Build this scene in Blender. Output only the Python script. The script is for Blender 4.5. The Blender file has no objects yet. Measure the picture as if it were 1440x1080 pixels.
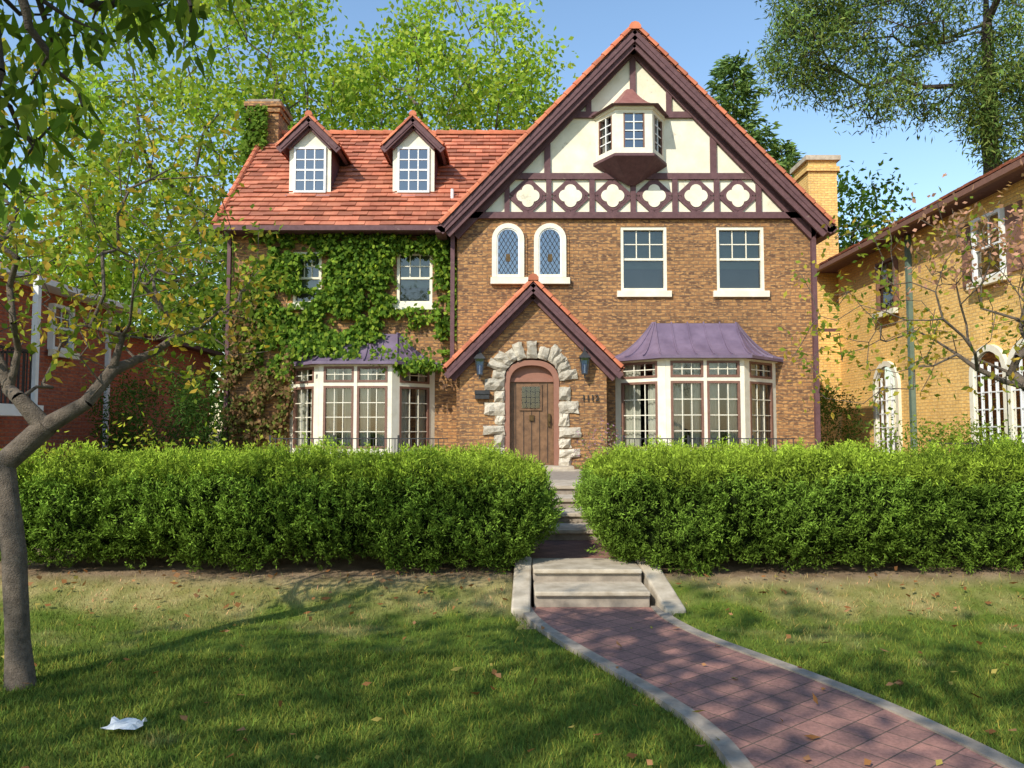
import bpy, math, random
import numpy as np
from mathutils import Matrix, Vector, noise
random.seed(7); rng=np.random.default_rng(7)
scene=bpy.context.scene
scene.view_settings.view_transform='Standard'; scene.view_settings.look='None'; scene.view_settings.exposure=0
# ------------------------------------------------------------ materials
def newmat(name):
    m=bpy.data.materials.new(name); m.use_nodes=True
    nt=m.node_tree; return m,nt,nt.nodes['Principled BSDF']
def nd(nt,t,**k):
    n=nt.nodes.new(t)
    for a,b in k.items():
        if a in n.inputs: n.inputs[a].default_value=b
        else: setattr(n,a,b)
    return n
def ramp(nt,fac,stops):
    r=nt.nodes.new('ShaderNodeValToRGB'); e=r.color_ramp.elements
    while len(e)<len(stops): e.new(.5)
    for i,(p,c) in enumerate(stops):
        e[i].position=p; e[i].color=(*c,1)
    nt.links.new(fac,r.inputs[0]); return r.outputs[0]
def noisef(nt,scale,detail=4,vec=None,rough=.6):
    n=nd(nt,'ShaderNodeTexNoise'); n.inputs['Scale'].default_value=scale; n.inputs['Detail'].default_value=detail; n.inputs['Roughness'].default_value=rough
    if vec is None:
        tc=nd(nt,'ShaderNodeTexCoord'); vec=tc.outputs['Object']
    nt.links.new(vec,n.inputs['Vector']); return n.outputs['Fac']
def mixc(nt,fac,a,b,mode='MIX'):
    m=nd(nt,'ShaderNodeMix'); m.data_type='RGBA'; m.blend_type=mode
    for s,v in ((0,fac),(6,a),(7,b)):
        if isinstance(v,(int,float)): m.inputs[s].default_value=v
        elif isinstance(v,tuple): m.inputs[s].default_value=(*v,1)
        else: nt.links.new(v,m.inputs[s])
    return m.outputs[2]
def bump(nt,b,h,strength=.5,dist=.01):
    n=nd(nt,'ShaderNodeBump'); n.inputs['Strength'].default_value=strength; n.inputs['Distance'].default_value=dist
    nt.links.new(h,n.inputs['Height']); nt.links.new(n.outputs[0],b.inputs['Normal'])
def plain(name,c1,c2,scale=6,rough=.7,bs=.3,bd=.01,island=0,metal=0,detail=6):
    m,nt,b=newmat(name); f=noisef(nt,scale,detail)
    col=ramp(nt,f,[(.3,c1),(.7,c2)])
    if island:
        g=nd(nt,'ShaderNodeNewGeometry')
        r=ramp(nt,g.outputs['Random Per Island'],[(0,(1-island,)*3),(1,(1+island,)*3)])
        col=mixc(nt,1.0,col,r,'MULTIPLY')
    nt.links.new(col,b.inputs['Base Color']); b.inputs['Roughness'].default_value=rough; b.inputs['Metallic'].default_value=metal
    f2=noisef(nt,scale*6,4); bump(nt,b,f2,bs,bd); return m
def brickmat(name,c1,c2,c3,mortar,bw=.215,bh=.078,ms=.007):
    m,nt,b=newmat(name); tc=nd(nt,'ShaderNodeTexCoord'); s=nd(nt,'ShaderNodeSeparateXYZ'); nt.links.new(tc.outputs['Object'],s.inputs[0])
    a=nd(nt,'ShaderNodeMath',operation='ADD'); nt.links.new(s.outputs[0],a.inputs[0]); nt.links.new(s.outputs[1],a.inputs[1])
    c=nd(nt,'ShaderNodeCombineXYZ'); nt.links.new(a.outputs[0],c.inputs[0]); nt.links.new(s.outputs[2],c.inputs[1])
    t=nd(nt,'ShaderNodeTexBrick'); t.inputs['Scale'].default_value=1; t.inputs['Brick Width'].default_value=bw; t.inputs['Row Height'].default_value=bh
    t.inputs['Mortar Size'].default_value=ms; t.inputs['Mortar Smooth'].default_value=.3; t.inputs['Color1'].default_value=(*c1,1); t.inputs['Color2'].default_value=(*c2,1); t.inputs['Mortar'].default_value=(*mortar,1)
    nt.links.new(c.outputs[0],t.inputs['Vector'])
    sn=nd(nt,'ShaderNodeTexNoise'); sn.inputs['Scale'].default_value=6; sn.inputs['Detail'].default_value=1
    mp=nd(nt,'ShaderNodeMapping'); mp.inputs['Scale'].default_value=(1.5,3.8,1); nt.links.new(c.outputs[0],mp.inputs[0]); nt.links.new(mp.outputs[0],sn.inputs['Vector'])
    r=ramp(nt,sn.outputs['Fac'],[(.48,(0,0,0)),(.60,(1,1,1))])
    inv=nd(nt,'ShaderNodeMath',operation='SUBTRACT'); inv.inputs[0].default_value=1; nt.links.new(t.outputs['Fac'],inv.inputs[1])
    mu=nd(nt,'ShaderNodeMath',operation='MULTIPLY'); nt.links.new(inv.outputs[0],mu.inputs[0]); nt.links.new(r,mu.inputs[1])
    col=mixc(nt,mu.outputs[0],t.outputs['Color'],c3)
    big=ramp(nt,noisef(nt,.7,5),[(.3,(.78,.78,.80)),(.7,(1.18,1.14,1.1))])
    col=mixc(nt,1.0,col,big,'MULTIPLY')
    fine=ramp(nt,noisef(nt,40,3),[(.2,(.8,.8,.8)),(.8,(1.2,1.2,1.2))])
    col=mixc(nt,1.0,col,fine,'MULTIPLY')
    nt.links.new(col,b.inputs['Base Color']); b.inputs['Roughness'].default_value=.85
    bump(nt,b,inv.outputs[0],.8,.008); return m
BRICK=brickmat('brown_brick',(.34,.165,.06),(.12,.058,.030),(.44,.235,.088),(.17,.115,.07))
REDB=brickmat('red_brick',(.42,.10,.045),(.28,.065,.035),(.48,.14,.06),(.24,.16,.13))
YELB=brickmat('yellow_brick',(.80,.50,.15),(.68,.40,.11),(.84,.57,.20),(.48,.32,.15))
CREAM=plain('cream_paint',(.70,.64,.49),(.82,.77,.63),5,.65,.25,.006)
def stucco():
    m,nt,b=newmat('stucco_cream'); col=ramp(nt,noisef(nt,2.2,7),[(.3,(.68,.62,.45)),(.65,(.82,.77,.62))])
    pe=ramp(nt,noisef(nt,1.6,10,rough=.75),[(.60,(0,0,0)),(.63,(.7,.7,.7))]); col=mixc(nt,pe,col,(.50,.44,.34))
    nt.links.new(col,b.inputs['Base Color']); b.inputs['Roughness'].default_value=.9; bump(nt,b,noisef(nt,14,5),.5,.01); return m
STUCCO=stucco()
def timber():
    m,nt,b=newmat('plum_brown_timber'); col=ramp(nt,noisef(nt,9,6),[(.3,(.088,.038,.042)),(.7,(.14,.066,.070))])
    pe=ramp(nt,noisef(nt,5,10,rough=.8),[(.60,(0,0,0)),(.66,(.6,.6,.6))]); col=mixc(nt,pe,col,(.28,.21,.17))
    nt.links.new(col,b.inputs['Base Color']); b.inputs['Roughness'].default_value=.75; bump(nt,b,noisef(nt,40,5),.5,.01); return m
WOOD=timber()
WIN_BROWN=plain('window_brown_wood',(.16,.075,.05),(.22,.11,.075),10,.6)
DOORM=plain('door_oak',(.10,.05,.022),(.23,.12,.055),7,.5,.4)
DFRAME=plain('door_frame_paint',(.24,.105,.065),(.29,.13,.085),7,.6)
TILE=plain('clay_tile',(.34,.098,.052),(.52,.19,.105),3,.8,.4,.01,island=.36)
TILE2=plain('clay_tile_edge',(.42,.11,.05),(.58,.19,.09),3,.8,.4,.01,island=.25)
COPPER=plain('plum_metal_roof',(.12,.085,.13),(.20,.145,.21),3,.42,.15,.005)
REDROOF=plain('oriel_metal_roof',(.20,.075,.065),(.30,.13,.11),5,.5,.2)
STONE=plain('rough_limestone',(.38,.32,.24),(.68,.62,.50),9,.9,1.0,.03,island=.22)
CONC=plain('concrete',(.32,.26,.185),(.56,.48,.37),6,.9,.5,.006,detail=9)
CONC2=plain('old_concrete',(.20,.165,.13),(.36,.30,.235),9,.9,.5,.006)
IRON=plain('black_iron',(.012,.012,.013),(.03,.03,.03),10,.5)
WHITE=plain('white_paint',(.68,.68,.66),(.80,.80,.78),5,.6)
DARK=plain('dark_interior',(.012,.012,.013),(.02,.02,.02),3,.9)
CURT=plain('curtain',(.62,.60,.50),(.74,.72,.62),3,.9)
BLIND=plain('window_shade',(.15,.18,.13),(.24,.27,.20),2,.9)
BLIND2=plain('window_shade_tan',(.12,.115,.105),(.18,.17,.15),2,.9)
GUT=plain('green_downspout',(.09,.14,.11),(.14,.20,.16),5,.5)
PAPER=plain('paper_white',(.6,.6,.58),(.75,.75,.74),20,.7)
BARK=plain('bark',(.05,.038,.028),(.13,.10,.075),22,.95,1.0,.02)
BARKG=plain('bark_grey',(.08,.060,.043),(.20,.155,.115),18,.95,1.0,.02)
ASPH=plain('asphalt',(.045,.045,.045),(.06,.06,.06),30,.9)
BRONZE=plain('bronze',(.10,.06,.03),(.2,.12,.05),10,.35,metal=.8)
def glassmat(name,tint,k):
    m,nt,b=newmat(name); out=nt.nodes['Material Output']
    tr=nd(nt,'ShaderNodeBsdfTransparent'); tr.inputs[0].default_value=(*tint,1)
    gl=nd(nt,'ShaderNodeBsdfGlossy'); gl.inputs['Roughness'].default_value=.03
    fr=nd(nt,'ShaderNodeFresnel'); fr.inputs[0].default_value=1.5
    ad=nd(nt,'ShaderNodeMath',operation='ADD'); ad.inputs[1].default_value=k; nt.links.new(fr.outputs[0],ad.inputs[0])
    mx=nd(nt,'ShaderNodeMixShader'); nt.links.new(ad.outputs[0],mx.inputs[0]); nt.links.new(tr.outputs[0],mx.inputs[1]); nt.links.new(gl.outputs[0],mx.inputs[2])
    bp=nd(nt,'ShaderNodeBump'); bp.inputs['Strength'].default_value=.25; bp.inputs['Distance'].default_value=.004
    nt.links.new(noisef(nt,3,1),bp.inputs['Height']); nt.links.new(bp.outputs[0],gl.inputs['Normal'])
    nt.links.new(mx.outputs[0],out.inputs[0]); return m
GLASS=glassmat('window_glass',(.78,.80,.78),.07)
GLASSB=glassmat('leaded_glass',(.5,.6,.75),.22)
def leafmat(name,trans=.35,rough=.55):
    m,nt,b=newmat(name); out=nt.nodes['Material Output']
    at=nd(nt,'ShaderNodeAttribute'); at.attribute_name='Col'
    nt.nodes.remove(b); b=nd(nt,'ShaderNodeBsdfDiffuse'); nt.links.new(at.outputs['Color'],b.inputs['Color'])
    t=nd(nt,'ShaderNodeBsdfTranslucent')
    c=mixc(nt,1.0,at.outputs['Color'],(1.6,1.7,.7),'MULTIPLY'); nt.links.new(c,t.inputs[0])
    mx=nd(nt,'ShaderNodeMixShader'); mx.inputs[0].default_value=trans
    nt.links.new(b.outputs[0],mx.inputs[1]); nt.links.new(t.outputs[0],mx.inputs[2]); nt.links.new(mx.outputs[0],out.inputs[0]); return m
LEAF=leafmat('leaf',.42); YEW=leafmat('yew_needles',.12,.5); DRY=leafmat('dry_leaf',.15,.8)
def lawnmat(name,att):
    m,nt,b=newmat(name)
    big=noisef(nt,.9,4); mid=noisef(nt,4,5)
    tc=nd(nt,'ShaderNodeTexCoord'); s=nd(nt,'ShaderNodeSeparateXYZ'); nt.links.new(tc.outputs['Object'],s.inputs[0])
    mr=nd(nt,'ShaderNodeMapRange'); nt.links.new(s.outputs[1],mr.inputs[0]); mr.inputs[1].default_value=5.0; mr.inputs[2].default_value=7.4; mr.inputs[3].default_value=-.16; mr.inputs[4].default_value=.13
    a=nd(nt,'ShaderNodeMath',operation='ADD'); nt.links.new(big,a.inputs[0]); nt.links.new(mr.outputs[0],a.inputs[1])
    g=ramp(nt,mid,[(.3,(.095,.165,.020)),(.7,(.19,.26,.040))])
    d=ramp(nt,mid,[(.3,(.34,.31,.11)),(.7,(.56,.46,.24))])
    f=ramp(nt,a.outputs[0],[(.48,(0,0,0)),(.70,(.85,.85,.85))])
    col=mixc(nt,f,g,d)
    if att:
        at=nd(nt,'ShaderNodeAttribute'); at.attribute_name='Col'
        col=mixc(nt,1.0,col,at.outputs['Color'],'MULTIPLY')
    else:
        mr2=nd(nt,'ShaderNodeMapRange'); nt.links.new(s.outputs[1],mr2.inputs[0]); mr2.inputs[1].default_value=7.15; mr2.inputs[2].default_value=7.5
        col=mixc(nt,1.0,col,(.74,.70,.60),'MULTIPLY')
        soil=ramp(nt,mid,[(.3,(.16,.105,.06)),(.7,(.36,.26,.16))])
        col=mixc(nt,mr2.outputs[0],col,soil)
    nt.links.new(col,b.inputs['Base Color']); b.inputs['Roughness'].default_value=.9; b.inputs['Specular IOR Level'].default_value=.15
    if not att: bump(nt,b,noisef(nt,60,4),.8,.02)
    return m
LAWN=lawnmat('lawn_ground',False); BLADE=lawnmat('grass_blades',True)
def pavermat():
    m,nt,b=newmat('brick_pavers'); tc=nd(nt,'ShaderNodeTexCoord'); mp=nd(nt,'ShaderNodeMapping'); mp.inputs['Rotation'].default_value=(0,0,math.radians(52)); nt.links.new(tc.outputs['Object'],mp.inputs[0])
    t=nd(nt,'ShaderNodeTexBrick'); t.offset=0; t.inputs['Scale'].default_value=1; t.inputs['Brick Width'].default_value=.17; t.inputs['Row Height'].default_value=.17; t.inputs['Mortar Size'].default_value=.004; t.inputs['Mortar Smooth'].default_value=.4
    t.inputs['Color1'].default_value=(.33,.165,.13,1); t.inputs['Color2'].default_value=(.22,.115,.095,1); t.inputs['Mortar'].default_value=(.10,.075,.055,1)
    nt.links.new(mp.outputs[0],t.inputs['Vector'])
    col=mixc(nt,1.0,t.outputs['Color'],ramp(nt,noisef(nt,2.5,8,rough=.7),[(.3,(.68,.72,.75)),(.7,(1.3,1.22,1.15))]),'MULTIPLY')
    col=mixc(nt,1.0,col,ramp(nt,noisef(nt,60,4),[(.3,(.75,.75,.75)),(.7,(1.25,1.25,1.25))]),'MULTIPLY')
    nt.links.new(col,b.inputs['Base Color']); b.inputs['Roughness'].default_value=.85
    iv=nd(nt,'ShaderNodeMath',operation='SUBTRACT'); iv.inputs[0].default_value=1; nt.links.new(t.outputs['Fac'],iv.inputs[1])
    bump(nt,b,iv.outputs[0],.8,.01); return m
PAVER=pavermat()
# ------------------------------------------------------------ mesh builder
def empty(name):
    e=bpy.data.objects.new(name,None); scene.collection.objects.link(e); return e
class MB:
    def __init__(s): s.v=[];s.f=[];s.m=[];s.mats=[];s.M=Matrix.Identity(4)
    def mi(s,mat):
        if mat not in s.mats: s.mats.append(mat)
        return s.mats.index(mat)
    def add(s,vs,fs,mat):
        o=len(s.v); i=s.mi(mat)
        for p in vs: s.v.append(tuple(s.M@Vector(p)))
        for f in fs: s.f.append([a+o for a in f]); s.m.append(i)
    def box(s,x0,x1,y0,y1,z0,z1,mat,j=0):
        vs=[(x,y,z) for x in(x0,x1) for y in(y0,y1) for z in(z0,z1)]
        s.add(vs,[(0,1,3,2),(4,6,7,5),(0,4,5,1),(2,3,7,6),(0,2,6,4),(1,5,7,3)],mat)
    def prism(s,p,y0,y1,mat):
        n=len(p); vs=[(a,y0,b) for a,b in p]+[(a,y1,b) for a,b in p]
        s.add(vs,[list(range(n)),list(range(2*n-1,n-1,-1))]+[(i,i+n,(i+1)%n+n,(i+1)%n) for i in range(n)],mat)
    def beam(s,a,b,w,y0,y1,mat):
        dx,dz=b[0]-a[0],b[1]-a[1]; l=math.hypot(dx,dz); nx,nz=-dz/l*w/2,dx/l*w/2
        s.prism([(a[0]-nx,a[1]-nz),(b[0]-nx,b[1]-nz),(b[0]+nx,b[1]+nz),(a[0]+nx,a[1]+nz)],y0,y1,mat)
    def strip(s,o,i,y0,y1,mat,closed=False):
        n=len(o); vs=[(a,y0,b) for a,b in o]+[(a,y0,b) for a,b in i]+[(a,y1,b) for a,b in o]+[(a,y1,b) for a,b in i]
        fs=[]
        for k in range(n if closed else n-1):
            q=(k+1)%n
            fs+=[(k,q,n+q,n+k),(k,2*n+k,2*n+q,q),(n+k,n+q,3*n+q,3*n+k)]
        if not closed: fs+=[(0,n,3*n,2*n),(n-1,3*n-1,4*n-1,2*n-1)]
        s.add(vs,fs,mat)
    def obj(s,name,parent=None,smooth=False,bevel=0):
        me=bpy.data.meshes.new(name); me.from_pydata(s.v,[],s.f)
        for m in s.mats: me.materials.append(m)
        me.polygons.foreach_set('material_index',s.m)
        if smooth: me.polygons.foreach_set('use_smooth',[True]*len(s.f))
        me.update(); o=bpy.data.objects.new(name,me); scene.collection.objects.link(o)
        if parent: o.parent=parent
        if bevel:
            b=o.modifiers.new('b','BEVEL'); b.width=bevel; b.segments=2
        return o
def fastmesh(name,V,F,col,mat,parent=None):
    k=F.shape[1]; me=bpy.data.meshes.new(name); me.vertices.add(len(V)); me.vertices.foreach_set('co',V.astype(np.float32).ravel())
    me.loops.add(F.size); me.loops.foreach_set('vertex_index',F.astype(np.int32).ravel())
    me.polygons.add(len(F)); me.polygons.foreach_set('loop_start',np.arange(0,F.size,k,dtype=np.int32)); me.polygons.foreach_set('loop_total',np.full(len(F),k,dtype=np.int32))
    me.update(calc_edges=True)
    if col is not None:
        a=me.attributes.new('Col','FLOAT_COLOR','POINT'); c=np.ones((len(V),4),np.float32); c[:,:3]=col; a.data.foreach_set('color',c.ravel())
    me.materials.append(mat); o=bpy.data.objects.new(name,me); scene.collection.objects.link(o)
    if parent: o.parent=parent
    return o
def nrm(a): return a/(np.linalg.norm(a,axis=1,keepdims=True)+1e-9)
def leaves(name,P,D,L,W,col,mat,parent=None,S=None):
    n=len(P); D=nrm(D); L=np.broadcast_to(L,(n,))[:,None]; W=np.broadcast_to(W,(n,))[:,None]
    if S is None: S=rng.normal(size=(n,3))
    S=nrm(np.cross(D,S)); N=np.cross(D,S)
    V=np.empty((n,4,3)); V[:,0]=P; V[:,1]=P+D*L*.45+S*W*.5+N*W*.12; V[:,2]=P+D*L; V[:,3]=P+D*L*.45-S*W*.5+N*W*.12
    F=np.arange(n*4).reshape(n,4)
    return fastmesh(name,V.reshape(-1,3),F,np.repeat(col,4,axis=0),mat,parent)
# facade drawing scale (measured elevation units -> metres at depth d)
def fx(u,d=17.0): return (u-720)*.0159*d/17
def fz(v,d=17.0):
    h=655-v; z=.817+.015562*h+9.6e-7*h*h
    return 1.6+(z-1.6)*d/17
# ------------------------------------------------------------ world, sun, camera
w=bpy.data.worlds.new('World'); scene.world=w; w.use_nodes=True; nt=w.node_tree
sky=nt.nodes.new('ShaderNodeTexSky'); sky.sky_type='NISHITA'; sky.sun_disc=False
ld=Vector((.45,.645,-.60)).normalized(); el=math.asin(-ld.z)
sky.sun_elevation=el; sky.sun_rotation=math.atan2(-ld.x,-ld.y)%(2*math.pi); sky.altitude=0; sky.air_density=1.35; sky.dust_density=.4; sky.ozone_density=2.6
hs=nt.nodes.new('ShaderNodeHueSaturation'); hs.inputs['Saturation'].default_value=1.05; hs.inputs['Value'].default_value=1.45
nt.links.new(sky.outputs[0],hs.inputs['Color']); nt.links.new(hs.outputs[0],nt.nodes['Background'].inputs[0]); nt.nodes['Background'].inputs[1].default_value=.15
sl=bpy.data.lights.new('sun','SUN'); sl.energy=5.0; sl.angle=math.radians(.5); sl.color=(1,.94,.82)
so=bpy.data.objects.new('sun',sl); so.rotation_euler=ld.to_track_quat('-Z','Y').to_euler(); scene.collection.objects.link(so)
cd=bpy.data.cameras.new('camera'); cd.sensor_width=36; cd.lens=27; cd.clip_end=3000
co=bpy.data.objects.new('camera',cd); co.location=(0,0,1.6); co.rotation_euler=(math.radians(93.44),0,0); scene.collection.objects.link(co); scene.camera=co
# ------------------------------------------------------------ ground
YL=[1.3,3.0,3.64,4.16,4.8,5.49,6.0,6.52,6.95]; XL=[1.0,1.02,1.03,1.0,.78,.49,.28,.12,.06]
YR=[1.3,3.0,3.8,4.49,5.16,5.86,6.3,6.78,6.95]; XR=[2.5,2.48,2.39,2.2,1.91,1.56,1.40,1.32,1.34]
def sm(t): t=np.clip(t,0,1); return t*t*(3-2*t)
def gz(x,y):
    z=.21*sm((y-6.45)/1.1)+.05*sm((y-8)/1)+.49*sm((y-12)/.8)
    z=z+.012*np.sin(x*1.3+y)*np.cos(y*1.7)*(y<40)
    z=z-.05*((x>np.interp(y,YL,XL)+.1)&(x<np.interp(y,YR,XR)-.1)&(y<6.5)&(y>1.3))
    cor=(x>.05)&(x<1.36)&(y>6.35)&(y<12.6)
    return np.where(cor,-.12,z)
xs=np.concatenate([[-600,-200,-80,-40,-25,-15],np.arange(-10,12.01,.1),[15,25,40,80,200,600]])
ys=np.concatenate([[-600,-200,-60,-20,-10,-5],np.arange(0,14.01,.1),[17,22,30,45,80,200,700]])
X,Y=np.meshgrid(xs,ys); Z=gz(X,Y)
nx,ny=len(xs),len(ys); idx=np.arange(nx*ny).reshape(ny,nx)
F=np.stack([idx[:-1,:-1],idx[:-1,1:],idx[1:,1:],idx[1:,:-1]],-1).reshape(-1,4)
fastmesh('lawn',np.stack([X,Y,Z],-1).reshape(-1,3),F,None,LAWN)
b=MB(); yy=np.linspace(1.3,6.95,70)
xl=np.interp(yy,YL,XL); xr=np.interp(yy,YR,XR)
k=np.ones(7)/7
def smooth(a): return np.convolve(np.pad(a,3,mode='edge'),k,'valid')
xl=smooth(xl); xr=smooth(xr); PZ=.026
def sheet(b,x0,x1,z,mat):
    n=len(yy); vs=[(x0[i],yy[i],z) for i in range(n)]+[(x1[i],yy[i],z) for i in range(n)]+[(x0[i],yy[i],-.13) for i in range(n)]+[(x1[i],yy[i],-.13) for i in range(n)]
    fs=[(i,i+n,i+n+1,i+1) for i in range(n-1)]+[(i,i+1,i+1+2*n,i+2*n) for i in range(n-1)]+[(i+n,i+3*n,i+3*n+1,i+n+1) for i in range(n-1)]
    b.add(vs,fs,mat)
sheet(b,xl+.10,xr-.10,PZ,PAVER); b.obj('brick_path')
b=MB(); sheet(b,xl,xl+.10,PZ+.012,CONC2); sheet(b,xr-.10,xr,PZ+.012,CONC2); b.obj('path_edging')
b=MB(); b.box(-60,60,-.6,1.3,-.1,.02,CONC); b.obj('sidewalk')
b=MB(); b.box(-60,60,-5.2,-5.0,-.1,.13,CONC); b.obj('kerb')
b=MB(); b.box(-200,200,-13,-5.2,-.1,.01,ASPH); b.obj('road')
b=MB()
b.box(.20,1.23,6.95,7.40,-.1,.125,CONC2); b.box(.20,1.23,7.38,7.95,-.1,.245,CONC2)
b.box(.201,1.229,6.91,7.379,.127,.170,CONC); b.box(.201,1.229,7.34,7.98,.247,.290,CONC)
b.box(.12,1.30,7.98,9.4,-.1,.270,PAVER)
st=empty('garden_steps'); b.obj('treads',st,bevel=.012)
b=MB()
for x0,x1,dx in ((.03,.198,-.04),(1.232,1.42,.08)):
    vs=[(x0+dx,6.70,-.1),(x1+dx,6.70,-.1),(x1,7.8,-.1),(x0,7.8,-.1),(x0+dx,6.70,.07),(x1+dx,6.70,.07),(x1,7.8,.34),(x0,7.8,.34)]
    b.add(vs,[(0,3,2,1),(4,5,6,7),(0,1,5,4),(2,3,7,6),(1,2,6,5),(0,4,7,3)],CONC)
b.obj('cheek_walls',st,bevel=.02)
b=MB()
for i,(y,z) in enumerate(((9.4,.40),(10.05,.53),(10.7,.66),(11.4,.785))):
    y1=[10.05,10.7,11.4,12.7][i]
    b.box(-.1,1.5,y,y1+.02,-.1,z-.05,CONC2); b.box(-.12,1.52,y-.04,y1,z-.048,z,CONC)
st2=empty('terrace_steps'); b.obj('treads',st2,bevel=.008)
b=MB(); b.box(-6.6,6.9,12.7,17.2,.2,.78,CONC2); b.obj('terrace')
n=250000
gx=rng.uniform(-6.2,7.2,n); gy=1.5+rng.uniform(0,1,n)**.8*6.0
gy=np.where(rng.random(n)<.5,rng.uniform(3.2,5.6,n),gy)
l=np.interp(gy,YL,XL); r=np.interp(gy,YR,XR)
edge=rng.uniform(-.0,.055,n)*(rng.random(n)<.5)
m=((gx<l+edge)|(gx>r-edge)|(gy>6.95))&~((gx>-.04)&(gx<1.5)&(gy>6.68))&(np.abs(gx)<gy*.72+.4)
m&=rng.random(n)>sm((gy-6.7)/.8)*.90
gx,gy=gx[m],gy[m]; n=len(gx); gzv=np.maximum(gz(gx,gy),0-.012)
P=np.stack([gx,gy,gzv],1); hgt=rng.uniform(.02,.06,n); D=np.stack([rng.normal(0,.55,n),rng.normal(0,.55,n),np.ones(n)],1); D=nrm(D)
th=rng.uniform(0,6.28,n); S=np.stack([np.cos(th),np.sin(th),0*th],1)*rng.uniform(.0022,.004,n)[:,None]
V=np.stack([P-S,P+S,P+D*hgt[:,None]],1).reshape(-1,3); c=rng.uniform(.6,1.45,(n,1))*np.array([[1,1,1.]]); c[:,0]*=rng.uniform(.85,1.4,n)
straw=rng.random(n)<.08; c[straw]*=np.array([2.0,1.4,1.7])
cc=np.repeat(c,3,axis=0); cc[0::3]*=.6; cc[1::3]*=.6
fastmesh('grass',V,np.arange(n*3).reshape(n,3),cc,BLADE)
n=420; x=rng.uniform(-5.5,7,n); y=np.where(rng.random(n)<.5,rng.uniform(6.6,7.5,n),rng.uniform(3.2,7,n))
onstep=(x>0)&(x<1.45)&(y>6.3); x,y=x[~onstep],y[~onstep]; n=len(x)
z=np.maximum(gz(x,y),-.0)+.045; P=np.stack([x,y,z],1); pal=np.array([(.28,.13,.05),(.20,.09,.035),(.38,.19,.09),(.34,.27,.07)]); c=pal[rng.integers(0,4,n)]
D=np.stack([rng.normal(size=n),rng.normal(size=n),rng.normal(0,.25,n)],1)
Sv=np.stack([rng.normal(0,.6,n),rng.normal(0,.6,n),np.ones(n)*.8],1)
leaves('fallen_leaves',P,D,rng.uniform(.03,.09,n),rng.uniform(.02,.055,n),c,DRY,S=Sv)
b=MB(); g=7; vs=[];fs=[]
for i in range(g):
    for j in range(g): vs.append((-2.12+i*.03+random.uniform(-.008,.008),4.06+j*.022+random.uniform(-.008,.008),.05+random.uniform(0,.03)))
for i in range(g-1):
    for j in range(g-1): fs.append((i*g+j,(i+1)*g+j,(i+1)*g+j+1,i*g+j+1))
b.add(vs,fs,PAPER); b.obj('litter_paper')
# ------------------------------------------------------------ HOUSE
H=empty('brick_house')
def wall(b,x0,x1,z0,z1,ops,y,t,mat):
    X=sorted({x0,x1,*[o[0] for o in ops],*[o[1] for o in ops]}); Zs=sorted({z0,z1,*[o[2] for o in ops],*[o[3] for o in ops]})
    for i in range(len(X)-1):
        for j in range(len(Zs)-1):
            cx,cz=(X[i]+X[i+1])/2,(Zs[j]+Zs[j+1])/2
            if any(o[0]<cx<o[1] and o[2]<cz<o[3] for o in ops): continue
            b.add([(X[i],y,Zs[j]),(X[i+1],y,Zs[j]),(X[i+1],y,Zs[j+1]),(X[i],y,Zs[j+1])],[(0,1,2,3)],mat)
    for a,c,d,e in ops:
        b.add([(a,y,d),(c,y,d),(c,y,e),(a,y,e),(a,y+t,d),(c,y+t,d),(c,y+t,e),(a,y+t,e)],[(0,1,5,4),(1,2,6,5),(2,3,7,6),(3,0,4,7)],mat)
def dhung(b,x0,x1,z0,z1,y,cols=3,rows=2,frame=CREAM,upper=BLIND,lower=BLIND2,sill=True,fw=.065,lowgrid=False):
    f=fw
    b.box(x0,x0+f,y+.01,y+.13,z0,z1,frame); b.box(x1-f,x1,y+.01,y+.13,z0,z1,frame)
    b.box(x0+f,x1-f,y+.012,y+.13,z1-f,z1,frame); b.box(x0+f,x1-f,y+.012,y+.13,z0,z0+f,frame)
    zm=(z0+z1)/2; b.box(x0+f,x1-f,y+.05,y+.12,zm-.025,zm+.025,frame)
    gx0,gx1=x0+f,x1-f
    def grid(a,c,yy):
        for i in range(1,cols): xx=gx0+(gx1-gx0)*i/cols; b.box(xx-.011,xx+.011,yy,yy+.02,a,c,frame)
        for i in range(1,rows): zz=a+(c-a)*i/rows; b.box(gx0,gx1,yy+.002,yy+.018,zz-.011,zz+.011,frame)
    grid(zm+.025,z1-f,y+.07)
    if lowgrid: grid(z0+f,zm-.025,y+.07)
    b.add([(gx0,y+.095,z0+f),(gx1,y+.095,z0+f),(gx1,y+.095,z1-f),(gx0,y+.095,z1-f)],[(0,1,2,3)],GLASS)
    b.add([(gx0,y+.17,zm-.2),(gx1,y+.17,zm-.2),(gx1,y+.17,z1),(gx0,y+.17,z1)],[(0,1,2,3)],upper)
    b.add([(gx0,y+.20,z0),(gx1,y+.20,z0),(gx1,y+.20,zm),(gx0,y+.20,zm)],[(0,1,2,3)],lower)
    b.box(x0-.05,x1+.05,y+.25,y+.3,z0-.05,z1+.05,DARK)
    if sill: b.box(x0-.09,x1+.09,y-.07,y+.05,z0-.14,z0-.003,CREAM)
MX0,MX1,MY=-1.23,6.70,17.0; CX=2.735
ww=[(fx(873),fx(938),fz(409),fz(319)),(fx(1008),fx(1075),fz(409),fz(319))]
bay1=(4.07,17.0); bay2=(-3.43,17.6)
BT=fz(503,16.5)
b=MB(); wall(b,MX0,MX1,.3,6.47,ww+[(bay1[0]-1.6,bay1[0]+1.6,.9,BT-.15)],MY,.15,BRICK)
b.add([(MX1,17,.3),(MX1,25,.3),(MX1,25,6.47),(MX1,17,6.47)],[(0,1,2,3)],BRICK)
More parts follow.
